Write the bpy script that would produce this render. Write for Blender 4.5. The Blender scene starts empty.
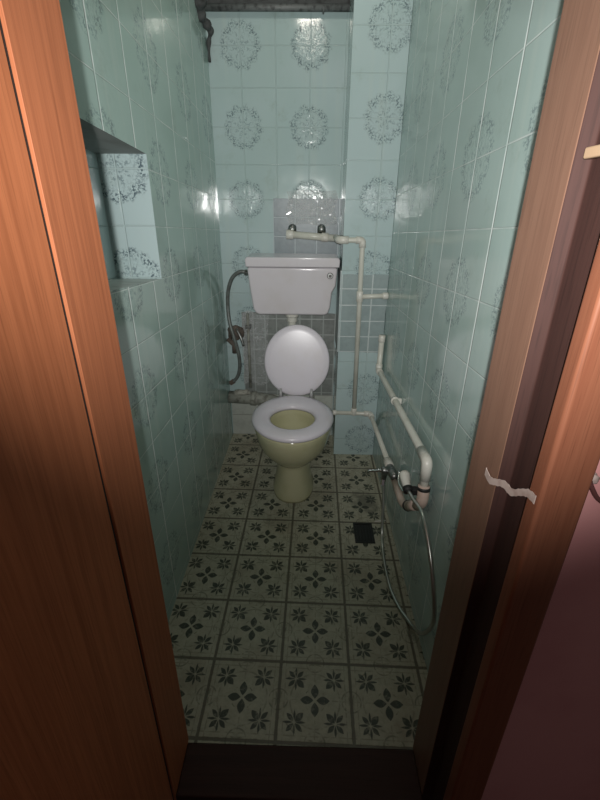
import bpy, bmesh, math, random
from mathutils import Vector, Matrix
random.seed(7)
sc = bpy.context.scene
COL = sc.collection

# ------------------------------------------------------------------ node helpers
class S:
    """a value flowing through a shader node tree, with arithmetic"""
    def __init__(s, nt, v): s.nt = nt; s.v = v
    def _m(s, op, *a):
        n = s.nt.nodes.new('ShaderNodeMath'); n.operation = op
        for i, x in enumerate((s,) + a):
            x = x.v if isinstance(x, S) else x
            if isinstance(x, (int, float)): n.inputs[i].default_value = x
            else: s.nt.links.new(x, n.inputs[i])
        return S(s.nt, n.outputs[0])
    def __add__(s, o): return s._m('ADD', o)
    __radd__ = __add__
    def __mul__(s, o): return s._m('MULTIPLY', o)
    __rmul__ = __mul__
    def __sub__(s, o): return s._m('SUBTRACT', o)
    def __rsub__(s, o): return S(s.nt, o)._m('SUBTRACT', s)
    def __truediv__(s, o): return s._m('DIVIDE', o)
    def abs(s): return s._m('ABSOLUTE')
    def floor(s): return s._m('FLOOR')
    def frac(s): return s._m('FRACT')
    def max(s, o): return s._m('MAXIMUM', o)
    def min(s, o): return s._m('MINIMUM', o)
    def sqrt(s): return s._m('SQRT')
    def sin(s): return s._m('SINE')
    def cos(s): return s._m('COSINE')
    def atan2(s, o): return s._m('ARCTAN2', o)
    def step(s, a, b):
        n = s.nt.nodes.new('ShaderNodeMapRange'); n.interpolation_type = 'SMOOTHSTEP'
        s.nt.links.new(s.v, n.inputs['Value'])
        n.inputs['From Min'].default_value = min(a, b); n.inputs['From Max'].default_value = max(a, b)
        n.inputs['To Min'].default_value = 0. if a < b else 1.
        n.inputs['To Max'].default_value = 1. if a < b else 0.
        return S(s.nt, n.outputs['Result'])

class Mat:
    def __init__(s, name, rough=.5, spec=.5):
        s.m = bpy.data.materials.new(name); s.m.use_nodes = True
        s.nt = s.m.node_tree; s.b = s.nt.nodes['Principled BSDF']
        s.b.inputs['Roughness'].default_value = rough
        s.b.inputs['Specular IOR Level'].default_value = spec
        tc = s.nt.nodes.new('ShaderNodeTexCoord'); s.pos = tc.outputs['Object']
        sp = s.nt.nodes.new('ShaderNodeSeparateXYZ'); s.nt.links.new(s.pos, sp.inputs[0])
        s.x, s.y, s.z = [S(s.nt, o) for o in sp.outputs]
    def noise(s, scale, detail=3, stretch=None, rough=.5, dist=0):
        n = s.nt.nodes.new('ShaderNodeTexNoise'); n.inputs['Scale'].default_value = scale
        n.inputs['Detail'].default_value = detail; n.inputs['Roughness'].default_value = rough
        n.inputs['Distortion'].default_value = dist
        if stretch:
            mp = s.nt.nodes.new('ShaderNodeMapping'); mp.inputs['Scale'].default_value = stretch
            s.nt.links.new(s.pos, mp.inputs[0]); s.nt.links.new(mp.outputs[0], n.inputs['Vector'])
        else: s.nt.links.new(s.pos, n.inputs['Vector'])
        return S(s.nt, n.outputs['Fac'])
    def mix(s, fac, a, b):
        n = s.nt.nodes.new('ShaderNodeMix'); n.data_type = 'RGBA'
        for i, x in ((0, fac), (6, a), (7, b)):
            if isinstance(x, S): s.nt.links.new(x.v, n.inputs[i])
            elif isinstance(x, (int, float)): n.inputs[i].default_value = x
            elif isinstance(x, tuple): n.inputs[i].default_value = (*x, 1)
            else: s.nt.links.new(x, n.inputs[i])
        return n.outputs[2]
    def color(s, c):
        if isinstance(c, tuple): s.b.inputs['Base Color'].default_value = (*c, 1)
        else: s.nt.links.new(c, s.b.inputs['Base Color'])
        return s
    def rough(s, r): s.nt.links.new(r.v, s.b.inputs['Roughness']); return s
    def bump(s, h, strength=.3, dist=.002):
        n = s.nt.nodes.new('ShaderNodeBump'); n.inputs['Strength'].default_value = strength
        n.inputs['Distance'].default_value = dist
        s.nt.links.new(h.v, n.inputs['Height']); s.nt.links.new(n.outputs[0], s.b.inputs['Normal'])
        return s

def simple(name, col, rough=.5, metal=0, dirt=None, dscale=30, dfac=.5, bump=0, spec=.5):
    M = Mat(name, rough, spec); M.b.inputs['Metallic'].default_value = metal
    if dirt:
        M.color(M.mix(M.noise(dscale, 4).step(.45, .7) * dfac, col, dirt))
    else:
        M.color(M.mix(M.noise(dscale, 2) * .12, col, tuple(c * .8 for c in col)))
    if bump: M.bump(M.noise(dscale * 3, 3), bump, .002)
    return M.m

AQUA = (.46, .575, .58)
def wall_tile(name, axis, u0, v0, w, h, uc, vc, shear=0, shear0=1.2, col=AQUA, groutcol=(.50, .62, .60), orn=1.0, grout_fac=.5, hline=1.0, vw=1.0):
    M = Mat(name, .16, .5)
    u = M.x if axis == 'x' else M.y
    v = M.z if not shear else M.z + (u - shear0) * shear
    du = (((u - u0) / w + .5).frac() - .5).abs() * w
    dv = (((v - v0) / h + .5).frac() - .5).abs() * h
    g = du.step(.0028 * vw, .0010 * vw).max(dv.step(.0024, .0009) * hline)
    cu = (((u - uc) / (2 * w) + 100.5).frac() - .5) * (2 * w)
    cv = (((v - vc) / (2 * h) + 100.5).frac() - .5) * (2 * h)
    r = (cu * cu + cv * cv).sqrt(); th = cv.atan2(cu)
    wob = (th * 12).sin() * .004
    disc = (r + wob + (M.noise(30, 2) - .5) * .03).step(.092, .074)
    ring = (r + wob).step(.040, .075) * .55
    lobes = ((r * 95) + (th * 8).cos() * 1.3).sin().step(-.6, .8) * .48
    speck = M.noise(130, 3, rough=.75).step(.47, .56)
    o = disc * (ring + lobes + .08).min(1.0) * speck * .80 * orn * g.step(1, 0)
    tone = M.noise(3.0, 3)
    tid = (((u - u0) / w).floor() * 12.9898 + ((v - v0) / h).floor() * 78.233).sin()._m('MULTIPLY', 43758.5).frac()
    base = M.mix(tone.step(.35, .7) * .35, col, (col[0] * .72, col[1] * .80, col[2] * .74))
    base = M.mix(tid * .14, base, (col[0] * .8, col[1] * .85, col[2] * .85))
    # old limescale and soap runs down the glaze
    runs = M.noise(1, 4, stretch=(26, 26, 1.6)).step(.52, .74) * .22
    base = M.mix(runs, base, (.52, .60, .55))
    base = M.mix(M.noise(9, 5, rough=.7).step(.55, .75) * .25, base, (.22, .27, .20))
    c = M.mix(o, base, (.10, .14, .16))
    c = M.mix(g * grout_fac * (M.noise(14, 3).step(.3, .6) * .7 + .3), c, groutcol)
    M.color(c)
    emb = r.step(.092, .045) * M.noise(85, 3, rough=.6)
    M.bump(emb * .42 - g * .45 + M.noise(5, 2) * .55, .9, .004)
    M.rough(M.noise(12, 3) * .10 + .065)
    return M.m

def plain_tile(name, axis, u0, v0, w, h, col, groutcol, shade=.5):
    M = Mat(name, .35, .5)
    u = M.x if axis == 'x' else M.y
    du = (((u - u0) / w + .5).frac() - .5).abs() * w
    dv = (((M.z - v0) / h + .5).frac() - .5).abs() * h
    g = du.min(dv + M.noise(40, 2) * .0015).step(.0040, .0018)
    c = M.mix(M.noise(22, 4, rough=.7).step(.4, .65) * shade, col, tuple(x * .6 for x in col))
    c = M.mix(g * .75, c, groutcol)
    M.color(c); M.bump(M.noise(60, 3) * .5 - g * .6, .35, .002)
    return M.m

def floor_mat():
    M = Mat('patterned_floor_tile', .4, .4)
    a = -.0165; ca, sa = math.cos(a), math.sin(a)
    tx, ty = -.2558, 1.3943
    X = (M.x - tx) * ca + (M.y - ty) * sa
    Y = (M.y - ty) * ca - (M.x - tx) * sa
    T = .2
    fx = ((X / T + 50).frac() - .5) * T
    fy = ((Y / T + 50).frac() - .5) * T
    ax, ay = fx.abs(), fy.abs()
    wob = (M.noise(70, 2) - .5) * .006
    g = ((ax.max(ay) + wob * .5) * -1 + T / 2).step(.0056, .0028)
    # petals: a = along, b = across
    def petal(al, ac, a0, L, w):
        t = (al - a0) / L
        prof = (t.max(0).min(1) * math.pi).sin() * w
        return (ac - prof + wob * .35).step(.0012, -.0012) * (t.step(0, .03)) * (t.step(1.0, .97))
    P = petal(ax.max(ay), ax.min(ay), .004, .037, .0105)
    # four little star flowers in the quarters
    qx, qy = ax - .054, ay - .054
    dx, dy = qx.abs(), qy.abs()
    d1, d2 = (qx + qy) * .7071, (qx - qy) * .7071
    di = petal(d1.abs().max(d2.abs()), d1.abs().min(d2.abs()), .003, .027, .0058)
    inner = petal(d1 * -1, d2.abs(), .002, .031, .0085)
    st = petal(dx.max(dy), dx.min(dy), .003, .028, .0030)
    F = P.max(di).max(inner).max(st)
    # pale scrolls, a thin double line along the joints and between the flowers
    rr = (fx * fx + fy * fy).sqrt()
    s1 = ((rr - .068).abs()).step(.0030, .0012)
    s0 = (((rr - .030).abs()).step(.0022, .0009)).max(((rr - .094).abs()).step(.0026, .0010)) * ((fx.atan2(fy) * 8).cos()).step(-.4, .3)
    s2 = ((ax - .084).abs()).min((ay - .084).abs()).step(.0022, .0009)
    bx = (T / 2 - ax); by = (T / 2 - ay)
    rb = ((bx * bx + ay * ay).sqrt().min((ax * ax + by * by).sqrt()) - .026).abs().step(.0028, .0012)
    s3 = (ax.min(ay)).step(.0022, .0010) * ax.max(ay).step(.045, .05)
    lines = (s1 * .5).max(s0 * .7).max(s2 * .5).max(rb * .75).max(s3 * .5) * M.noise(60, 3).step(.35, .6)
    worn = M.noise(55, 4, rough=.7).step(.30, .52) * .45 + .55
    base = M.mix(M.noise(45, 5, rough=.75).step(.35, .7) * .55, (.48, .47, .36), (.27, .26, .19))
    base = M.mix(M.noise(5, 4).step(.45, .75) * .5, base, (.27, .22, .15))
    c = M.mix(lines * .95, base, (.13, .135, .095))
    c = M.mix(F * worn * .95, c, (.028, .040, .026))
    c = M.mix(g * .85, c, (.085, .075, .05))
    # a darker irregular patch beside the drain
    sx, sy = M.x - .27, M.y - 1.52
    dark_spot = ((sx * sx * 2 + sy * sy).sqrt() + (M.noise(18, 3) - .5) * .12).step(.10, .04)
    c = M.mix(dark_spot * .6, c, (.04, .045, .035))
    M.color(c); M.bump(M.noise(120, 3) * .5 - g, .4, .002)
    M.rough(M.noise(10, 3) * .25 + .30)
    return M.m

def wood(name, c1, c2, axis='z', rough=.38, scale=1.0, dark=.0):
    M = Mat(name, rough, .25)
    st = {'z': (38 * scale, 38 * scale, 1.3), 'x': (1.3, 38 * scale, 38 * scale)}[axis]
    n = M.noise(1.5, 5, stretch=st, rough=.6, dist=.6)
    f = M.noise(6, 3, stretch=(st[0] * 1.5, st[1] * 1.5, st[2] * 1.5))
    c = M.mix(n.step(.34, .72) * .75, c1, c2)
    c = M.mix(f.step(.52, .7) * .35, c, tuple(x * .45 for x in c2))
    c = M.mix(M.noise(2.2, 3).step(.45, .7) * .3, c, tuple(x * .7 for x in c1))
    M.color(c); M.bump(f, .03, .0005)
    return M.m

# ------------------------------------------------------------------ mesh helpers
def obj(name, bm, mats, parent=None, smooth=False, bevel=0, seg=2, label=None, stuff=False):
    me = bpy.data.meshes.new(name); bmesh.ops.recalc_face_normals(bm, faces=bm.faces)
    bm.to_mesh(me); bm.free()
    if not isinstance(mats, (list, tuple)): mats = [mats]
    for m in mats: me.materials.append(m)
    o = bpy.data.objects.new(name, me); COL.objects.link(o)
    if smooth:
        for p in me.polygons: p.use_smooth = True
    if bevel:
        b = o.modifiers.new('b', 'BEVEL'); b.width = bevel; b.segments = seg; b.limit_method = 'ANGLE'; b.angle_limit = .6
        for p in me.polygons: p.use_smooth = True
        w = o.modifiers.new('w', 'WEIGHTED_NORMAL'); w.keep_sharp = True
    if parent:
        o.parent = parent; o.matrix_parent_inverse = Matrix.Translation(-Vector(parent.location))
    if label: o['label'] = label
    return o
def B(): return bmesh.new()
def box(bm, x0, x1, y0, y1, z0, z1, mi=0):
    vs = [bm.verts.new((x, y, z)) for x in (x0, x1) for y in (y0, y1) for z in (z0, z1)]
    for f in ((0, 1, 3, 2), (4, 6, 7, 5), (0, 4, 5, 1), (2, 3, 7, 6), (0, 2, 6, 4), (1, 5, 7, 3)):
        bm.faces.new([vs[i] for i in f]).material_index = mi
    return bm
def quad(bm, pts, mi=0):
    f = bm.faces.new([bm.verts.new(p) for p in pts]); f.material_index = mi; return f
def smooth_path(pts, n=6):
    P = [Vector(p) for p in pts]; out = []
    for i in range(len(P) - 1):
        p0 = P[max(i - 1, 0)]; p1 = P[i]; p2 = P[i + 1]; p3 = P[min(i + 2, len(P) - 1)]
        for k in range(n):
            t = k / n
            out.append(.5 * ((2 * p1) + (-p0 + p2) * t + (2 * p0 - 5 * p1 + 4 * p2 - p3) * t * t + (-p0 + 3 * p1 - 3 * p2 + p3) * t ** 3))
    out.append(P[-1]); return out
def bend_path(pts, r=.02, n=5):
    """straight runs with rounded corners"""
    P = [Vector(p) for p in pts]; out = [P[0]]
    for i in range(1, len(P) - 1):
        a = (P[i - 1] - P[i]); b = (P[i + 1] - P[i]); rr = min(r, a.length * .45, b.length * .45)
        A = P[i] + a.normalized() * rr; Bq = P[i] + b.normalized() * rr
        for k in range(n + 1):
            t = k / n; out.append(A * (1 - t) ** 2 + P[i] * 2 * t * (1 - t) + Bq * t * t)
    out.append(P[-1]); return out
def tube(bm, P, rad, seg=14, caps=True, rib=None):
    P = [Vector(p) for p in P]; rings = []
    up = None
    for i, p in enumerate(P):
        d = (P[min(i + 1, len(P) - 1)] - P[max(i - 1, 0)]).normalized()
        if up is None:
            up = d.orthogonal().normalized()
        up = (up - d * up.dot(d)).normalized(); s = d.cross(up)
        r = rad(i / (len(P) - 1)) if callable(rad) else rad
        if rib: r *= 1 + rib * (i % 2)
        rings.append([bm.verts.new(p + (up * math.cos(2 * math.pi * k / seg) + s * math.sin(2 * math.pi * k / seg)) * r) for k in range(seg)])
    for a, b in zip(rings, rings[1:]):
        for k in range(seg): bm.faces.new((a[k], a[(k + 1) % seg], b[(k + 1) % seg], b[k]))
    if caps: bm.faces.new(rings[0][::-1]); bm.faces.new(rings[-1])
    return bm
def cyl(bm, a, b, r, seg=20): return tube(bm, [a, b], r, seg)
def egg(cx, y0, y1, rx, z, n=40, flat=0, p=2.0):
    """egg outline, front y0 to back y1; widest a bit behind the middle"""
    ym = y0 + (y1 - y0) * .52; out = []
    for k in range(n):
        t = 2 * math.pi * k / n; c, s = math.cos(t), math.sin(t)
        x = cx + rx * math.copysign(abs(c) ** (2 / p), c)
        y = ym + (y1 - ym if s > 0 else ym - y0) * math.copysign(abs(s) ** (2 / p), s)
        out.append(Vector((x, y, z)))
    return out
def loft(bm, rings, cap0=True, cap1=True):
    R = [[bm.verts.new(p) for p in r] for r in rings]; n = len(R[0])
    for a, b in zip(R, R[1:]):
        for k in range(n): bm.faces.new((a[k], a[(k + 1) % n], b[(k + 1) % n], b[k]))
    if cap0: bm.faces.new(R[0][::-1])
    if cap1: bm.faces.new(R[-1])
    return bm
def prism_y(bm, outline, y0, y1):
    a = [bm.verts.new((x, y0, z)) for x, z in outline]; b = [bm.verts.new((x, y1, z)) for x, z in outline]; n = len(a)
    bm.faces.new(a); bm.faces.new(b[::-1])
    for k in range(n): bm.faces.new((a[k], b[k], b[(k + 1) % n], a[(k + 1) % n]))
    return bm
def tag(o, label=None, cat=None, group=None, kind=None):
    if label: o['label'] = label
    if cat: o['category'] = cat
    if group: o['group'] = group
    if kind: o['kind'] = kind
    return o
def thing(name, loc, label, cat, group=None):
    o = bpy.data.objects.new(name, None); COL.objects.link(o); o.location = loc; o.empty_display_size = .05
    return tag(o, label, cat, group)
def struct(name, bm, mats, label, cat, **k): return tag(obj(name, bm, mats, **k), label, cat, kind='structure')

# ------------------------------------------------------------------ dimensions
XL, XR, YB, YP, YF = -.441, .362, 2.123, 1.915, .60
XP = .147; ZC = 2.30
TH = .147
# ------------------------------------------------------------------ materials
m_back = wall_tile('aqua_tile_back', 'x', -.304, 1.274, .148, TH, -.304, 1.274, grout_fac=.35)
m_pil = wall_tile('aqua_tile_pillar', 'x', .290, 1.274, .148, TH, .290, 1.274, grout_fac=.45)
m_pils = wall_tile('aqua_tile_pillar_side', 'y', 2.06, 1.274, .148, TH, 2.06, 1.274, orn=.0)
m_left = wall_tile('aqua_tile_left', 'y', 1.00, 1.045, .170, .145, 1.00, 1.045, shear=.055, grout_fac=.95, groutcol=(.80, .86, .84), hline=.55, orn=.75, col=(.41, .54, .50), vw=1.5)
m_right = wall_tile('aqua_tile_right', 'y', 1.03, 1.040, .152, .145, 1.03, 1.040, shear=.06, grout_fac=.95, groutcol=(.80, .86, .84), hline=.5, orn=.75, col=(.42, .54, .515), vw=1.4)
m_nich = wall_tile('aqua_tile_niche', 'x', -.530, 1.045, .160, .145, -.530, 1.045, orn=1.3)
m_nichb = wall_tile('aqua_tile_niche_back', 'y', 1.00, 1.045, .170, .145, 1.00, 1.045)
m_plast = simple('raw_grey_plaster', (.30, .31, .29), .85, dirt=(.14, .14, .13), dscale=22, dfac=.7, bump=.5)
m_soff = simple('sooty_plaster', (.075, .08, .08), .9, dirt=(.02, .02, .02), dscale=25, dfac=.8, bump=.6)
m_mortar = plain_tile('bare_mortar_grid', 'x', -.177, 1.282, .105, .085, (.165, .215, .235), (.46, .53, .55), .35)
m_mortar_p = plain_tile('bare_mortar_grid_pillar', 'x', .150, .900, .140, .076, (.29, .36, .36), (.58, .64, .63), .25)
m_mortar_s = plain_tile('bare_mortar_grid_side', 'y', 2.0, .900, .14, .076, (.42, .48, .48), (.55, .6, .6), .25)
m_mortar_l = plain_tile('bare_mortar_grid_low', 'x', -.356, .703, .062, .085, (.25, .27, .255), (.42, .46, .44), .5)
m_white_t = plain_tile('white_low_tile', 'x', -.441, .13, .16, .13, (.50, .53, .48), (.22, .22, .19), .35)
m_floor = floor_mat()
m_door = wood('orange_veneer', (.47, .160, .068), (.30, .092, .037), scale=1.8, rough=.55)
m_jamb_l = wood('orange_frame_wood', (.46, .158, .070), (.29, .090, .039), scale=2.2, rough=.55)
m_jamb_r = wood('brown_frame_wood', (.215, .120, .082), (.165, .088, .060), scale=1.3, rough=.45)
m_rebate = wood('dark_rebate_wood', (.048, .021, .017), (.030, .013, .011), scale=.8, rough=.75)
m_casing = wood('reddish_casing_wood', (.235, .088, .048), (.175, .058, .031), scale=1.6, rough=.5)
m_sill = wood('dark_sill_wood', (.05, .02, .015), (.03, .012, .01), 'x', rough=.6)
m_pink = simple('dusty_pink_paint', (.70, .33, .32), .7, dirt=(.60, .25, .25), dscale=6, dfac=.5, bump=.2)
m_hallf = simple('dark_hall_floor', (.05, .025, .02), .6)
m_cer = simple('white_ceramic', (.66, .63, .66), .12, dirt=(.56, .52, .50), dscale=7, dfac=.35)
m_seat = simple('white_plastic_seat', (.64, .61, .66), .3, dirt=(.54, .50, .48), dscale=9, dfac=.3)
# bowl: ceramic stained olive-yellow
M = Mat('stained_olive_ceramic', .14, .5)
M.color(M.mix(M.noise(9, 4).step(.4, .7) * .5, (.50, .485, .31), (.42, .405, .225)))
m_bowl = M.m
m_water = simple('bowl_water', (.30, .30, .16), .03)
m_pvc = simple('white_pvc_pipe', (.62, .62, .55), .32, dirt=(.45, .44, .36), dscale=16, dfac=.4)
m_pvcf = simple('white_pvc_fitting', (.66, .65, .59), .35, dirt=(.48, .44, .36), dscale=25, dfac=.5)
m_pinkish = simple('stained_pvc_fitting', (.58, .45, .38), .45, dirt=(.42, .30, .24), dscale=30, dfac=.5)
m_chrome = simple('chrome', (.75, .76, .76), .14, 1.0)
m_dull = simple('dull_metal', (.30, .31, .30), .4, 1.0, dirt=(.12, .11, .10), dscale=60, dfac=.6)
m_hose = simple('grey_braided_hose', (.17, .19, .18), .45, .3, dirt=(.08, .08, .07), dscale=50, dfac=.5)
m_shose = simple('steel_shower_hose', (.50, .52, .48), .28, .9)
m_rust = simple('rusty_brown', (.13, .105, .085), .75, dirt=(.06, .05, .045), dscale=60, dfac=.7, bump=.8)
m_black = simple('black_rubber_and_gap_shade', (.015, .015, .015), .6)  # rubber parts, and the strip that paints shade in the door gap
m_iron = simple('sooty_iron', (.17, .18, .18), .6, .3, dirt=(.03, .03, .03), dscale=50, dfac=.7, bump=.6)
m_hinge = simple('grey_plastic_hinge', (.38, .38, .38), .35)
m_soil = simple('dirty_soil_pipe', (.30, .31, .27), .6, dirt=(.10, .09, .075), dscale=35, dfac=.8, bump=.8)
m_drain = simple('dark_drain_metal', (.035, .038, .035), .45, .5)
m_pale = simple('pale_raw_wood', (.42, .29, .18), .7)
m_tape = simple('dirty_white_tape', (.50, .40, .36), .6, dirt=(.30, .2, .17), dscale=60, dfac=.5)
m_cablew = simple('dark_red_cable', (.12, .045, .04), .5)
def film_mat():
    M = Mat('clear_plastic_film', .13, 1.0); M.color((.75, .78, .78))
    nt = M.nt; tr = nt.nodes.new('ShaderNodeBsdfTransparent'); mx = nt.nodes.new('ShaderNodeMixShader')
    M.b.inputs['IOR'].default_value = 1.6
    f = (M.noise(1, 2, stretch=(16, 10, 30), dist=2.2) - .5).abs().step(.022, .004) * .45
    f = f.max((M.noise(1, 2, stretch=(30, 10, 13), dist=1.5) - .47).abs().step(.016, .003) * .4) + .13
    nt.links.new(f.v, mx.inputs[0]); nt.links.new(tr.outputs[0], mx.inputs[1]); nt.links.new(M.b.outputs[0], mx.inputs[2])
    out = [n for n in nt.nodes if n.type == 'OUTPUT_MATERIAL'][0]; nt.links.new(mx.outputs[0], out.inputs[0])
    return M.m
m_film = film_mat()

# ------------------------------------------------------------------ room shell
struct('floor', box(B(), XL, XR, .585, YB, -.06, 0), m_floor, 'cream floor tiles with dark green flowers in the toilet room', 'floor')
struct('hall_floor', box(B(), -1.0, 1.0, -1.0, .470, -.08, -.02), m_hallf, 'dark hall floor in front of the doorway', 'floor').name = 'floor_hall'
struct('ceiling', box(B(), XL - .14, XR + .1, YF, YB + .1, ZC, ZC + .06), m_plast, 'grey plaster ceiling above the toilet room', 'ceiling')

# left wall with the niche cut into it
bm = B()
ny0, ny1 = .80, 1.24; nzb0, nzb1 = 1.076, 1.042; nzt0, nzt1 = 1.402, 1.370; NX = -.576
def lw(y0, z0a, z0b, y1, z1a, z1b):  # quad on the wall plane: z at y0 (lo, hi), at y1 (lo, hi)
    quad(bm, [(XL, y0, z0a), (XL, y1, z1a), (XL, y1, z1b), (XL, y0, z0b)], 0)
lw(YF, 0, ZC, ny0, 0, ZC); lw(ny1, 0, ZC, YB, 0, ZC)
lw(ny0, 0, nzb0, ny1, 0, nzb1); lw(ny0, nzt0, ZC, ny1, nzt1, ZC)
quad(bm, [(NX, ny0, nzb0), (NX, ny1, nzb1), (NX, ny1, nzt1), (NX, ny0, nzt0)], 1)
quad(bm, [(XL, ny1, nzb1), (XL, ny1, nzt1), (NX, ny1, nzt1), (NX, ny1, nzb1)], 2)
quad(bm, [(XL, ny0, nzb0), (NX, ny0, nzb0), (NX, ny0, nzt0), (XL, ny0, nzt0)], 2)
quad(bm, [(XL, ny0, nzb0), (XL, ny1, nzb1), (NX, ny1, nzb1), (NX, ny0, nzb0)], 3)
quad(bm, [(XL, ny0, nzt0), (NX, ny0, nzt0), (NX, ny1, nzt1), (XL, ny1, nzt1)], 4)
W = XL - .19
for q in ([(W, YF, 0), (W, YB, 0), (W, YB, ZC), (W, YF, ZC)], [(XL, YF, 0), (W, YF, 0), (W, YF, ZC), (XL, YF, ZC)],
          [(XL, YB, 0), (XL, YB, ZC), (W, YB, ZC), (W, YB, 0)], [(XL, YF, ZC), (W, YF, ZC), (W, YB, ZC), (XL, YB, ZC)],
          [(XL, YF, 0), (XL, YB, 0), (W, YB, 0), (W, YF, 0)]): quad(bm, q, 4)
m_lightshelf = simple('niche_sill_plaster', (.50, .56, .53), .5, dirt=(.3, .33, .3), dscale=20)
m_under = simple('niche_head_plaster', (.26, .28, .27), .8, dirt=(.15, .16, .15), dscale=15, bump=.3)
wl = struct('wall_left', bm, [m_left, m_nichb, m_nich, m_lightshelf, m_under], 'aqua tiled wall with a square niche on the left', 'wall')
struct('wall_right', box(B(), XR, XR + .1, YF, YB + .1, 0, ZC), m_right, 'aqua tiled wall on the right carrying the white pipe', 'wall')
wb = struct('wall_back', box(box(B(), XL, XR, YB, YB + .1, 0, 1.988, 0), XL, XR, YB, YB + .1, 1.988, ZC, 1), [m_back, m_soff], 'aqua tiled wall behind the toilet', 'wall')
bm = B(); box(bm, XP, XR, YP, YB, 0, ZC)
bm.faces.ensure_lookup_table(); bm.normal_update()
for f in bm.faces:
    if abs(f.normal.x) > .5: f.material_index = 1
pil = struct('wall_pillar', bm, [m_pil, m_pils], 'aqua tiled boxed pillar in the right rear corner', 'wall', bevel=.002, seg=1)

def irregular(bm, x0, x1, z0, z1, y0, y1, j=.004, n=9):
    out = []
    for k in range(n): out.append((x0 + (x1 - x0) * k / n, z0 + random.uniform(-j, j)))
    for k in range(n): out.append((x1 + random.uniform(-j, j), z0 + (z1 - z0) * k / n))
    for k in range(n): out.append((x1 - (x1 - x0) * k / n, z1 + random.uniform(-j, j)))
    for k in range(n): out.append((x0 + random.uniform(-j, j), z1 - (z1 - z0) * k / n))
    return prism_y(bm, out, y0, y1)
obj('bare_mortar_patch', irregular(B(), -.177, .146, .98, 1.282, YB - .005, YB + .001, .003), m_mortar, wb, label='grey mortar grid where tiles are missing above the cistern')
obj('bare_mortar_patch', irregular(B(), -.355, .143, .262, .735, YB - .005, YB + .001, .006), m_mortar_l, wb, label='grey mortar grid where tiles are missing below the cistern')
obj('white_tile_patch', box(B(), XL + .004, .145, YB - .006, YB + .001, .0, .262), m_white_t, wb, bevel=.001, label='whitish tiles low behind the toilet')
obj('bare_mortar_patch', irregular(B(), XP + .004, XR - .001, .592, .962, YP - .005, YP + .001, .003), m_mortar_p, pil, label='grey mortar grid on the pillar front')
bm = B(); box(bm, XP - .005, XP + .001, YP, YB, .592, .98)
obj('bare_mortar_patch', bm, m_mortar_s, pil, label='grey mortar strip on the pillar side')

# partition with the doorway
JR0, JR1 = .277, .335; JL0, JL1 = -.335, -.2880
HD = 2.02
bm = B(); box(bm, JR1, 1.0, .432, YF, -.02, 2.45)
bm.normal_update()
struct('wall_front_right', bm, m_pink, 'dusty pink hall wall right of the doorway', 'wall')
struct('wall_front_left', box(B(), -1.0, JL0, .432, YF, -.02, 2.45), m_pink, 'pink hall wall behind the open door', 'wall')
struct('wall_front_head', box(B(), JL0, JR1, .432, YF, HD + .05, 2.45), m_pink, 'pink hall wall above the doorway', 'wall')
struct('trim_1', box(B(), JL0, JL1, .480, YF - .008, -.02, HD), m_jamb_l, 'orange wooden door post on the left of the doorway', 'door frame', bevel=.001)
bm = B(); out = [(JR0, .592), (JR0, .498), (JR0 + .016, .492), (JR0 + .016, .432), (JR1, .432), (JR1, .592)]
a = [bm.verts.new((x, y, -.02)) for x, y in out]; b = [bm.verts.new((x, y, HD)) for x, y in out]
bm.faces.new(a); bm.faces.new(b[::-1])
for k in range(6):
    f = bm.faces.new((a[k], b[k], b[(k + 1) % 6], a[(k + 1) % 6])); f.material_index = 1 if k in (1, 2) else 0
tr2 = struct('trim_2', bm, [m_jamb_r, m_rebate], 'brown wooden door post with dark rebate on the right of the doorway', 'door frame', bevel=.0025)
struct('trim_3', box(B(), JL0, JR1, .480, YF - .008, HD, HD + .05), m_jamb_r, 'wooden head of the door frame', 'door frame', bevel=.003)
bm = B()   # right casing: flat board with a rounded bead on its inner edge
box(bm, JR0 + .004, JR1 + .003, .404, .431, -.02, HD + .05)
cas = struct('trim_4', bm, m_casing, 'reddish brown door casing board on the hall side', 'door casing', bevel=.005, seg=3)
obj('edge_bead', tube(B(), [(JR0 + .016, .4335, -.02), (JR0 + .016, .4335, HD)], .0035, 8), m_jamb_r, tr2, smooth=True)
struct('trim_5', box(B(), JL1, JR0, .480, .584, -.02, .004), m_sill, 'dark wooden door sill', 'door sill', bevel=.004)

# open door leaf
dr = thing('door_1', (-.305, .475, -.01), 'orange veneered door standing open on the left', 'door'); dr['kind'] = 'structure'
obj('door_panel', box(B(), -.325, -.2892, -.17, .4715, -.01, 2.0), m_door, dr, bevel=.0008)
obj('gap_shade', box(B(), -.322, -.2915, .4717, .4785, -.01, 2.0), m_black, dr, label='black strip for the shade in the gap along the hinge edge')  # black strip put in to stand for shade inside the hinge gap
bm = B()
for z in (.22, 1.75): cyl(bm, (-.3285, .476, z), (-.3285, .476, z + .09), .0045, 12)
obj('hinge', bm, m_dull, dr, smooth=True)

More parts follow.
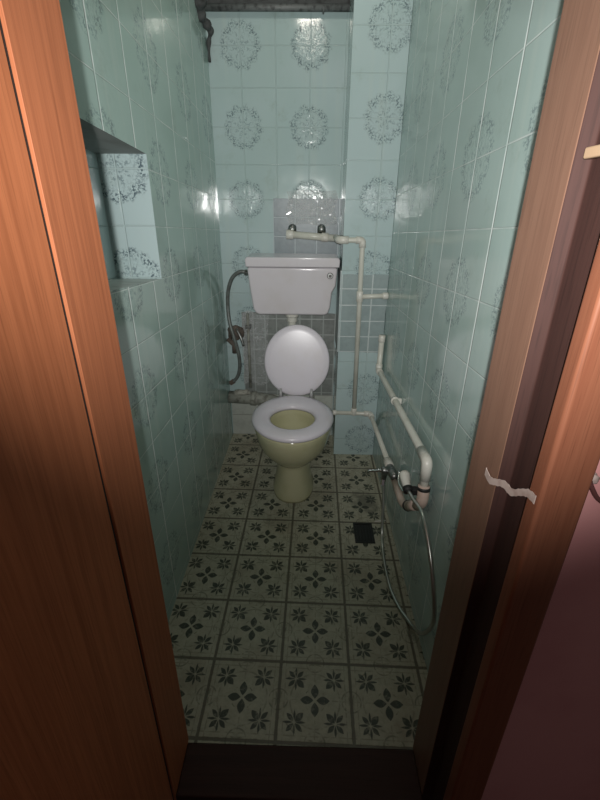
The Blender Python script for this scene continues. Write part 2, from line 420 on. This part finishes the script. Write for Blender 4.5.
# ------------------------------------------------------------------ toilet
CX = -.062
t = thing('toilet', (CX, 1.64, 0), 'olive stained toilet bowl on a pedestal with white seat and raised white lid', 'toilet')
bm = B()
secs = [(0, .097, 1.503, 1.80), (.012, .097, 1.503, 1.80), (.025, .091, 1.512, 1.79), (.10, .080, 1.522, 1.78), (.16, .073, 1.522, 1.78), (.188, .074, 1.518, 1.785), (.198, .084, 1.500, 1.787),
        (.212, .106, 1.470, 1.79), (.25, .135, 1.432, 1.79), (.29, .154, 1.402, 1.79), (.33, .162, 1.385, 1.79), (.365, .168, 1.372, 1.79), (.39, .170, 1.366, 1.79), (.402, .168, 1.368, 1.788)]
rings = [egg(CX, y0, y1, rx, z, 44, p=2.0 if z > .2 else 2.4) for z, rx, y0, y1 in secs]
inn = [(.404, .160, 1.380, 1.775), (.404, .112, 1.425, 1.665), (.398, .106, 1.430, 1.660), (.37, .108, 1.428, 1.664), (.33, .102, 1.440, 1.660), (.29, .085, 1.465, 1.650), (.26, .062, 1.50, 1.64), (.235, .045, 1.53, 1.63)]
rings += [egg(CX, y0, y1, rx, z, 44) for z, rx, y0, y1 in inn]
obj('bowl', loft(bm, rings), m_bowl, t, smooth=True, label='olive yellow ceramic bowl and pedestal')
obj('water', loft(B(), [egg(CX, 1.506, 1.636, .058, .262, 30), egg(CX, 1.508, 1.634, .056, .264, 30)]), m_water, t, smooth=False)
# seat ring
SY0, SY1, SR = 1.352, 1.752, .175
HY0, HY1, HR = 1.432, 1.640, .094
def ringloft(bm, secs, n=56):
    R = [[bm.verts.new(p) for p in egg(CX, a, b, r, z, n)] for z, r, a, b in secs]
    for i in range(len(R)):
        A, Bq = R[i], R[(i + 1) % len(R)]
        for k in range(n): bm.faces.new((A[k], A[(k + 1) % n], Bq[(k + 1) % n], Bq[k]))
    return bm
seat = [(.406, SR - .006, SY0 + .006, SY1 - .006), (.413, SR, SY0, SY1), (.424, SR - .002, SY0 + .002, SY1 - .002), (.432, SR - .014, SY0 + .014, SY1 - .012),
        (.436, SR - .035, SY0 + .034, SY1 - .035), (.434, HR + .016, HY0 - .016, HY1 + .022), (.426, HR + .004, HY0 - .004, HY1 + .006), (.416, HR, HY0, HY1), (.406, HR + .004, HY0 - .004, HY1 + .004)]
obj('seat', ringloft(B(), seat), m_seat, t, smooth=True, label='white plastic toilet seat')
# raised lid: egg disc tilted back
bm = B(); n = 52; tilt = math.radians(13)
def lidp(u, v, d):   # u across, v up along the lid, d thickness towards the viewer
    return Vector((CX + .010 + u, 1.775 + v * math.sin(tilt) - d * math.cos(tilt), .415 + v * math.cos(tilt) + d * math.sin(tilt)))
def lring(s, d):
    o = []
    for k in range(n):
        a = 2 * math.pi * k / n; c, q = math.cos(a), math.sin(a)
        L0, L1 = .165, .172
        u = .153 * s * c; v = .165 + (L1 * q if q > 0 else L0 * q) * s
        if v < .004: v = .004
        o.append(lidp(u, v, d))
    return o
loft(bm, [lring(.93, -.004), lring(.985, .0), lring(1, .006), lring(.99, .011), lring(.95, .014), lring(.80, .0155), lring(.4, .0165), lring(.05, .0165)])
obj('lid', bm, m_seat, t, smooth=True, label='round white plastic lid raised against the cistern')
for s in (-1, 1):
    bm = B(); tube(bm, [(CX + s * .072 + .008, 1.750, .420), (CX + s * .072 + .008, 1.752, .44), (CX + s * .072 + .008, 1.758, .460)], lambda t: .010 - .005 * t, 14)
    obj('hinge', bm, m_hinge, t, smooth=True)

# cistern
c = thing('toilet_cistern', (-.078, 2.03, .765), 'white toilet cistern hung on the wall behind the toilet', 'cistern')
out = [(-.288, .988), (.130, .988), (.124, .905), (.108, .872), (.102, .800), (.092, .768), (.075, .762), (-.240, .762), (-.256, .770), (-.268, .79), (-.281, .90)]
bm = B(); f_ = [bm.verts.new((x, 1.932 + (.985 - z) * .10, z)) for x, z in out]; b_ = [bm.verts.new((x, 2.112, z)) for x, z in out]
bm.faces.new(f_); bm.faces.new(b_[::-1])
for k in range(len(out)): bm.faces.new((f_[k], b_[k], b_[(k + 1) % len(out)], f_[(k + 1) % len(out)]))
obj('tank', bm, m_cer, c, bevel=.011, seg=4)
bm = B(); lo = [(-.293, .990), (.137, .990), (.139, 1.022), (.132, 1.034), (-.288, 1.034), (-.295, 1.022)]
obj('tank_lid', prism_y(bm, lo, 1.925, 2.114), m_cer, c, bevel=.006, seg=3)
bt = obj('flush_button', tube(B(), [(.096, 1.936, .953), (.096, 1.930, .953), (.096, 1.926, .953)], lambda t: (.0150, .0145, .012)[round(t * 2)], 24), m_dull, c, smooth=False, bevel=.001, label='grey metal ring of the flush button')
obj('button_centre', tube(B(), [(.096, 1.927, .953), (.096, 1.9235, .953)], .0070, 18), m_chrome, bt)

# flush pipe
fp = thing('flush_pipe', (-.083, 1.90, .36), 'short white flush pipe between cistern and bowl behind the raised lid', 'pipe')
obj('pipe_body', tube(B(), bend_path([(-.083, 2.02, .762), (-.083, 2.02, .45), (-.083, 1.93, .365), (-.083, 1.792, .36)], .05, 6), .019, 18), m_pvc, fp, smooth=True)
obj('collar', tube(B(), [(-.083, 2.02, .7615), (-.083, 2.02, .742), (-.083, 2.02, .738), (-.083, 2.02, .715)], lambda t: .033 if t < .5 else .026, 18), m_pvcf, fp, bevel=.002)

# ------------------------------------------------------------------ pipes
def coupling(p, q, r, parent, m=None, name='coupling', lab=None):
    p, q = Vector(p), Vector(q); d = (q - p).normalized()
    P = [p, p + d * .002, q - d * .002, q]; rr = [r - .0018, r, r, r - .0018]
    return obj(name, tube(B(), P, lambda t: rr[round(t * 3)], 18), m or m_pvcf, parent, smooth=True, label=lab)
YV = 1.885
pp = thing('water_pipe', (.235, YV, .27), 'thin white plastic pipe running down the pillar and forward to the tap', 'pipe')
obj('pipe_body', tube(B(), bend_path([(-.095, 2.075, 1.124), (.143, 2.075, 1.106)], .01), lambda t: .0165 if t < .5 else .0165, 18), m_pvc, pp, smooth=True).name = 'valve_pipe'
obj('pipe_body', tube(B(), bend_path([(.120, 2.06, 1.113), (.128, YV, 1.113), (.229, YV, 1.113), (.240, YV, .272)], .022), .0115, 16), m_pvc, pp, smooth=True)
coupling((-.112, 2.077, 1.124), (-.078, 2.075, 1.123), .022, pp, name='end_cap')
coupling((.055, 2.075, 1.113), (.088, 2.075, 1.111), .0205, pp)
coupling((.112, 2.073, 1.110), (.132, 2.073, 1.108), .0165, pp)
obj('elbow', tube(B(), bend_path([(.123, 1.925, 1.113), (.128, YV, 1.113), (.168, YV, 1.113)], .018), .0165, 18), m_pvcf, pp, smooth=True)
obj('elbow', tube(B(), bend_path([(.200, YV, 1.113), (.229, YV, 1.113), (.2295, YV, 1.082)], .014), .0155, 18), m_pvcf, pp, smooth=True)
obj('branch_pipe', tube(B(), [(.232, YV, .868), (.361, YV + .004, .874)], .011, 16), m_pvc, pp, smooth=True)
coupling((.232, YV, .893), (.2325, YV, .845), .0155, pp, name='tee')
coupling((.335, YV, .873), (.361, YV, .874), .0155, pp)
coupling((.2395, YV, .300), (.240, YV, .262), .0150, pp, name='tee')
for x, z in ((-.085, 1.150), (.055, 1.150)):
    bm = B(); tube(bm, [(x, 2.117, z), (x, 2.10, z), (x, 2.078, z - .012)], .020, 16)
    obj('wall_elbow', bm, m_dull, pp, smooth=True, label='dull grey metal wall connector')
low = pp
obj('pipe_body', tube(B(), bend_path([(.130, YV, .273), (.325, YV, .268), (.334, 1.405, .288)], .02), .0105, 16), m_pvc, low, smooth=True)
obj('elbow', tube(B(), bend_path([(.292, YV, .269), (.325, YV, .268), (.3256, 1.845, .270)], .014), .0150, 18), m_pvcf, low, smooth=True)
coupling((.333, 1.435, .2865), (.334, 1.385, .289), .0175, low)
coupling((.131, YV, .273), (.150, YV, .2725), .0145, low)
up = thing('water_pipe', (.335, 1.4, .55), 'thick white pipe sloping forward along the right wall above the tap', 'pipe')
pth = [(.343, 1.845, .690), (.339, 1.835, .530), (.334, .962, .598), (.334, .960, .500)]
obj('pipe_body', tube(B(), bend_path(pth, .022), .0125, 18), m_pvc, up, smooth=True)
obj('elbow', tube(B(), bend_path([(.3345, 1.03, .5925), (.334, .962, .598), (.334, .960, .540)], .016), .0150, 20), m_pvcf, up, smooth=True)
obj('elbow', tube(B(), bend_path([(.3395, 1.836, .56), (.339, 1.835, .530), (.3385, 1.79, .5335)], .014), .0155, 18), m_pvcf, up, smooth=True)
coupling((.343, 1.845, .700), (.3425, 1.844, .668), .0155, up, name='end_cap')
obj('pipe_clip', tube(B(), [(.3365, 1.435, .561), (.3365, 1.420, .562)], .0165, 18), m_pvcf, up, smooth=True)
obj('pipe_clip', box(B(), .340, .3615, 1.420, 1.435, .550, .572), m_pvcf, up, bevel=.003)
obj('elbow', tube(B(), bend_path([(.334, .960, .520), (.333, .950, .470), (.333, .990, .425)], .022), .0165, 20), m_pinkish, up, smooth=True, label='stained pinkish plastic elbow')
obj('clamp_band', tube(B(), [(.334, .959, .516), (.334, .957, .506)], .0178, 20), m_black, up, smooth=True, label='black clamp band')
obj('tee', tube(B(), [(.333, .985, .431), (.333, 1.075, .352)], .0165, 20), m_pinkish, up, smooth=True, label='stained pinkish plastic tee')
obj('clamp_band', tube(B(), [(.333, 1.070, .357), (.333, 1.082, .346)], .0178, 20), m_black, up, smooth=True, label='black clamp band')
obj('pipe_end', tube(B(), bend_path([(.333, 1.078, .349), (.333, 1.140, .306), (.333, 1.290, .296)], .03), .0130, 18), m_pinkish, up, smooth=True)

# tap
tp = thing('bidet_tap', (.33, 1.33, .28), 'chrome tap with a lever on the right wall between the two pipe ends', 'tap')
bm = B(); tube(bm, [(.334, 1.384, .289), (.333, 1.36, .292), (.332, 1.33, .30), (.331, 1.276, .318)], lambda t: (.015, .019, .019, .016)[round(t * 3)], 18)
obj('tap_body', bm, m_dull, tp, smooth=True)
bm = B(); tube(bm, [(.330, 1.345, .300), (.300, 1.345, .300), (.292, 1.345, .300)], lambda t: (.015, .015, .011)[round(t * 2)], 18)
kn = obj('valve_stem', bm, m_dull, tp, smooth=True)
obj('lever', tube(B(), smooth_path([(.298, 1.345, .300), (.275, 1.350, .293), (.240, 1.360, .284)], 3), lambda t: .006 - .0012 * t, 12), m_chrome, tp, smooth=True, label='bright chrome lever')
obj('outlet', tube(B(), [(.322, 1.36, .292), (.312, 1.372, .262), (.312, 1.375, .232)], lambda t: (.012, .012, .0095)[round(t * 2)], 16), m_dull, tp, smooth=True)
# hand shower hanging in its clip
hs = thing('hand_shower', (.31, 1.05, .48), 'small white hand shower head hanging between the tap and the pipe elbow', 'shower head')
bm = B(); tube(bm, smooth_path([(.306, 1.015, .463), (.305, 1.035, .470), (.305, 1.056, .478), (.305, 1.072, .483)], 4), lambda t: .010 + .009 * t - .006 * max(0, t - .8) / .2, 18)
obj('spray_head', bm, m_pvcf, hs, smooth=True)
obj('trigger', tube(B(), smooth_path([(.294, 1.090, .478), (.286, 1.05, .462), (.294, 1.01, .456)], 4), .003, 10), m_chrome, hs, smooth=True)
obj('holder_clip', tube(B(), [(.3065, 1.008, .460), (.306, 1.022, .465)], .0150, 18), m_black, hs, smooth=True)
obj('holder_clip', box(B(), .318, .3615, 1.003, 1.023, .450, .470), m_black, hs, bevel=.002)
hp = [(.314, 1.372, .232), (.312, 1.335, .15), (.306, 1.275, .045), (.302, 1.19, .0085), (.301, 1.07, .0085), (.316, .985, .0085), (.336, .930, .012), (.346, .885, .03), (.348, .82, .10),
      (.340, .755, .22), (.330, .738, .31), (.322, .77, .395), (.318, .83, .455), (.314, .89, .485), (.310, .955, .472), (.306, 1.012, .463)]
h = thing('shower_hose', (.31, 1.1, 0), 'long steel shower hose looping from the tap down to the floor and back up', 'hose')
obj('hose_body', tube(B(), smooth_path(hp, 26), .0060, 10, rib=-.12), m_shose, h, smooth=True)
obj('hose_nut', tube(B(), [(.312, 1.375, .245), (.309, 1.366, .215)], .0100, 6), m_chrome, h)
obj('hose_clip', tube(B(), [(.278, 1.30, .085), (.322, 1.306, .086)], .0026, 8), m_pvcf, h, smooth=True, label='small white plastic clip')

# ------------------------------------------------------------------ cistern inlet hose, valve, soil pipe
ih = thing('inlet_hose', (-.40, 2.05, .36), 'grey flexible hose curving from the cistern side down the left rear corner', 'hose')
obj('hose_body', tube(B(), smooth_path([(-.300, 2.02, .952), (-.335, 2.02, .955), (-.375, 2.03, .925), (-.402, 2.045, .86), (-.411, 2.055, .78), (-.405, 2.045, .70), (-.385, 2.035, .62), (-.366, 2.035, .53), (-.366, 2.045, .45), (-.385, 2.055, .39), (-.415, 2.06, .358)], 12), .0095, 12, rib=-.06), m_hose, ih, smooth=True)
obj('hose_nut', tube(B(), [(-.2875, 2.02, .950), (-.294, 2.02, .950), (-.312, 2.02, .953)], lambda t: (.018, .015, .015)[round(t * 2)], 6), m_dull, ih, bevel=.001)
obj('hose_nut', tube(B(), [(-.405, 2.059, .366), (-.425, 2.062, .352)], .0145, 6), m_rust, ih)
av = thing('stop_valve', (-.40, 2.07, .62), 'brown rusty stop valve wrapped in rags in the left rear corner', 'valve')
bm = B()
def lump(bm, c_, r, sq=(1, 1, 1), amp=.25, seed=0):
    rnd = random.Random(seed); ph = [rnd.uniform(0, 6) for _ in range(6)]
    res = bmesh.ops.create_icosphere(bm, subdivisions=3, radius=1)
    for v in res['verts']:
        p = v.co.copy(); k = 1 + amp * (math.sin(p.x * 4 + ph[0]) * math.sin(p.y * 5 + ph[1]) + .5 * math.sin(p.z * 7 + ph[2]) * math.cos(p.x * 8 + ph[3]))
        v.co = Vector((p.x * sq[0], p.y * sq[1], p.z * sq[2])) * r * k + Vector(c_)
lump(bm, (-.385, 2.090, .632), .028, (1.4, .75, 1.35), .22, 3)
obj('wrapping', bm, m_rust, av, smooth=True)
obj('valve_body', tube(B(), [(-.428, 2.086, .60), (-.395, 2.086, .565), (-.395, 2.086, .52)], .014, 12), m_rust, av, smooth=True)
obj('handle', tube(B(), smooth_path([(-.375, 2.06, .66), (-.352, 2.045, .62), (-.338, 2.04, .575)], 4), .007, 10), m_dull, av, smooth=True)
rp = thing('riser_pipe', (-.31, 2.09, .30), 'thin pale vertical pipe below the left end of the cistern', 'pipe')
obj('pipe_body', tube(B(), [(-.318, 2.092, .735), (-.319, 2.092, .315)], .0075, 12), m_soil, rp, smooth=True)
obj('bracket', box(B(), -.333, -.303, 2.082, 2.1175, .655, .672), m_dull, rp, bevel=.002)
sp = thing('soil_pipe', (-.30, 2.05, .27), 'dirty grey soil pipe running along the back wall left of the toilet', 'pipe')
bm = B(); tube(bm, bend_path([(-.437, 2.065, .268), (-.20, 2.065, .255), (-.10, 1.98, .24), (-.07, 1.80, .235)], .06, 6), .034, 20)
obj('pipe_body', bm, m_soil, sp, smooth=True)
obj('joint_ring', tube(B(), [(-.315, 2.065, .2625), (-.285, 2.065, .2605)], .041, 20), m_soil, sp, smooth=True)
bm = B(); lump(bm, (-.36, 2.055, .300), .022, (2.2, .9, .7), .3, 5); obj('sealant', bm, simple('old_sealant', (.38, .38, .33), .7, dirt=(.14, .13, .11), dscale=50, dfac=.8), sp, smooth=True)

# clear plastic films over the bare patches
def film(name, x0, x1, z0, z1, y, label, seed, amp=.006):
    bm = B(); nx, nz = 18, 18; rnd = random.Random(seed); ph = [rnd.uniform(0, 6) for _ in range(8)]
    V = []
    for j in range(nz + 1):
        row = []
        for i in range(nx + 1):
            u, v = i / nx, j / nz
            x = x0 + (x1 - x0) * (u + .03 * math.sin(v * 9 + ph[0])); z = z0 + (z1 - z0) * (v + .03 * math.sin(u * 8 + ph[1]))
            d = amp * (.5 * math.sin(11 * u + 17 * v + ph[2]) + .3 * math.sin(-19 * u + 23 * v + ph[3]) + .25 * math.sin(37 * u - 9 * v + ph[4]))
            d += rnd.uniform(-1, 1) * amp * .16
            row.append(bm.verts.new((x, y + d, z)))
        V.append(row)
    for j in range(nz):
        for i in range(nx): bm.faces.new((V[j][i], V[j][i + 1], V[j + 1][i + 1], V[j + 1][i]))
    bmesh.ops.triangulate(bm, faces=bm.faces)
    o = tag(obj(name, bm, m_film), label, 'plastic film')
    s = o.modifiers.new('s', 'SOLIDIFY'); s.thickness = .0004
    return o
film('plastic_film', -.11, .12, 1.165, 1.315, 2.106, 'crumpled clear plastic film taped on the wall above the cistern valve', 1)
film('plastic_film', -.355, -.215, .33, .735, 2.108, 'crumpled clear plastic film hanging below the left end of the cistern', 2, .003)

# ------------------------------------------------------------------ top pipe and cable
ip = thing('iron_pipe', (-.15, 2.09, 1.972), 'sooty dark iron pipe running across the top of the back wall', 'pipe')
obj('pipe_body', tube(B(), [(XL + .002, 2.092, 1.975), (XP - .002, 2.090, 1.972)], .0125, 16), m_iron, ip, smooth=True)
obj('pipe_hook', tube(B(), [(.04, 2.122, 1.975), (.04, 2.092, 1.956), (.043, 2.074, 1.972)], .004, 8), m_iron, ip, smooth=True)
cb = tag(obj('sooty_cable', tube(B(), smooth_path([(-.436, 1.93, 1.985), (-.428, 1.96, 1.955), (-.436, 2.00, 1.925), (-.420, 2.04, 1.905), (-.414, 2.075, 1.895), (-.430, 2.10, 1.86), (-.432, 2.108, 1.80)], 8), lambda t: .026 * (1 - .84 * t) * (1 + .25 * math.sin(t * 40)), 12), m_soff, smooth=True),
         'blackened bundle of cable drooping in the top left rear corner', 'cable')

# floor drain
fd = thing('floor_drain', (.242, 1.325, 0), 'small dark square drain set in the floor tiles below the tap', 'drain')
obj('frame', box(box(box(box(B(), .202, .282, 1.268, 1.276, -.004, .004), .202, .282, 1.374, 1.382, -.004, .004), .202, .210, 1.276, 1.374, -.004, .004), .274, .282, 1.276, 1.374, -.004, .004), m_drain, fd)
bm = B(); box(bm, .210, .274, 1.276, 1.374, -.004, .0015)
obj('cover', bm, m_black, fd)
bm = B()
for k in range(5): box(bm, .213 + k * .0125, .220 + k * .0125, 1.282, 1.368, .0005, .003)
obj('grate', bm, m_drain, fd)

# ------------------------------------------------------------------ small things on the door frame
lt = tag(obj('wooden_wedge', box(B(), .282, .2925, .440, .491, 1.288, 1.299), m_pale, bevel=.002), 'pale raw wood wedge stuck in the dark rebate of the right door post', 'wedge')
def ribbon(name, pts, w, m, label, cat, th=.0012, updir=(0, 0, 1)):
    P = smooth_path(pts, 6); bm = B(); U = Vector(updir); rings = []
    for i, p in enumerate(P):
        k = w * (1 - .35 * abs(math.sin(i * .9)) * .5)
        nrm = Vector((1, 0, 0)) * th
        rings.append([bm.verts.new(p + U * k / 2 - nrm / 2), bm.verts.new(p - U * k / 2 - nrm / 2), bm.verts.new(p - U * k / 2 + nrm / 2), bm.verts.new(p + U * k / 2 + nrm / 2)])
    for a, b in zip(rings, rings[1:]):
        for k in range(4): bm.faces.new((a[k], a[(k + 1) % 4], b[(k + 1) % 4], b[k]))
    bm.faces.new(rings[0]); bm.faces.new(rings[-1][::-1])
    return tag(obj(name, bm, m, smooth=False), label, cat)
ribbon('tape_strip', [(.2745, .530, .871), (.2745, .512, .868), (.2755, .496, .876), (.277, .478, .886), (.278, .458, .888), (.2785, .440, .902), (.2790, .425, .912), (.2795, .410, .914)], .013, m_tape, 'torn dirty white strip stretched across the rebate of the right door post', 'tape')
hk = thing('wall_cable', (.35, .425, .92), 'dark cable held by a lump of white filler on the pink hall wall', 'cable')
obj('cable', tube(B(), smooth_path([(.343, .428, 1.05), (.343, .427, 1.00), (.3435, .427, .96), (.348, .426, .938), (.356, .425, .921), (.371, .425, .903), (.40, .425, .89), (.46, .426, .885)], 8), .0030, 10), m_cablew, hk, smooth=True)
bm = B(); lump(bm, (.352, .428, .934), .0065, (1.5, .6, 1.2), .3, 9); obj('filler_lump', bm, m_tape, hk, smooth=True)

# ------------------------------------------------------------------ camera
F = 409.5
cd = bpy.data.cameras.new('camera'); cam = bpy.data.objects.new('camera', cd); COL.objects.link(cam)
cd.sensor_fit = 'VERTICAL'; cd.sensor_height = 36; cd.lens = F / 800 * 36
pi_, ya, ro = .406, -.0204, .007
Fv = Vector((math.sin(ya) * math.cos(pi_), math.cos(ya) * math.cos(pi_), -math.sin(pi_)))
R0 = Vector((math.cos(ya), -math.sin(ya), 0)); U0 = R0.cross(Fv)
R2 = R0 * math.cos(ro) + U0 * math.sin(ro); U2 = -R0 * math.sin(ro) + U0 * math.cos(ro)
cam.matrix_world = Matrix(((R2.x, U2.x, -Fv.x, 0), (R2.y, U2.y, -Fv.y, 0), (R2.z, U2.z, -Fv.z, 1.2395), (0, 0, 0, 1)))
cd.shift_y = -(400 - 384.07) / 800
cd.clip_start = .02
sc.camera = cam

# ------------------------------------------------------------------ light: the phone's lamp, an added overhead fill, and a faint glow from the hall
def spot(name, loc, aim, size, energy, blend, rad, col):
    l = bpy.data.lights.new(name, 'SPOT'); l.energy = energy; l.spot_size = math.radians(size); l.spot_blend = blend
    l.shadow_soft_size = rad; l.color = col
    o = bpy.data.objects.new(name, l); COL.objects.link(o); o.location = loc
    o.rotation_euler = (Vector(aim) - Vector(loc)).to_track_quat('-Z', 'Y').to_euler(); return o
spot('phone_lamp', (-.012, -.07, 1.275), (.22, 2.0, 1.36), 103, 62, 1.0, .009, (1.0, .985, .96))
pl = bpy.data.lights.new('added_fill_light', 'POINT'); pl.energy = 2.8; pl.shadow_soft_size = .05; pl.color = (1.0, .93, .82)  # added fill with no known fitting, brightens the toilet floor from above
po = bpy.data.objects.new('added_fill_light', pl); COL.objects.link(po); po.location = (-.02, 1.40, 2.18)
w = bpy.data.worlds.new('world'); sc.world = w; w.use_nodes = True
bg = w.node_tree.nodes['Background']; bg.inputs[0].default_value = (1.0, .86, .84, 1); bg.inputs[1].default_value = .065
vs = sc.view_settings; sc.display_settings.display_device = 'sRGB'
vs.view_transform = 'Standard'; vs.look = 'None'; vs.gamma = 1; vs.use_curve_mapping = False; vs.exposure = .12
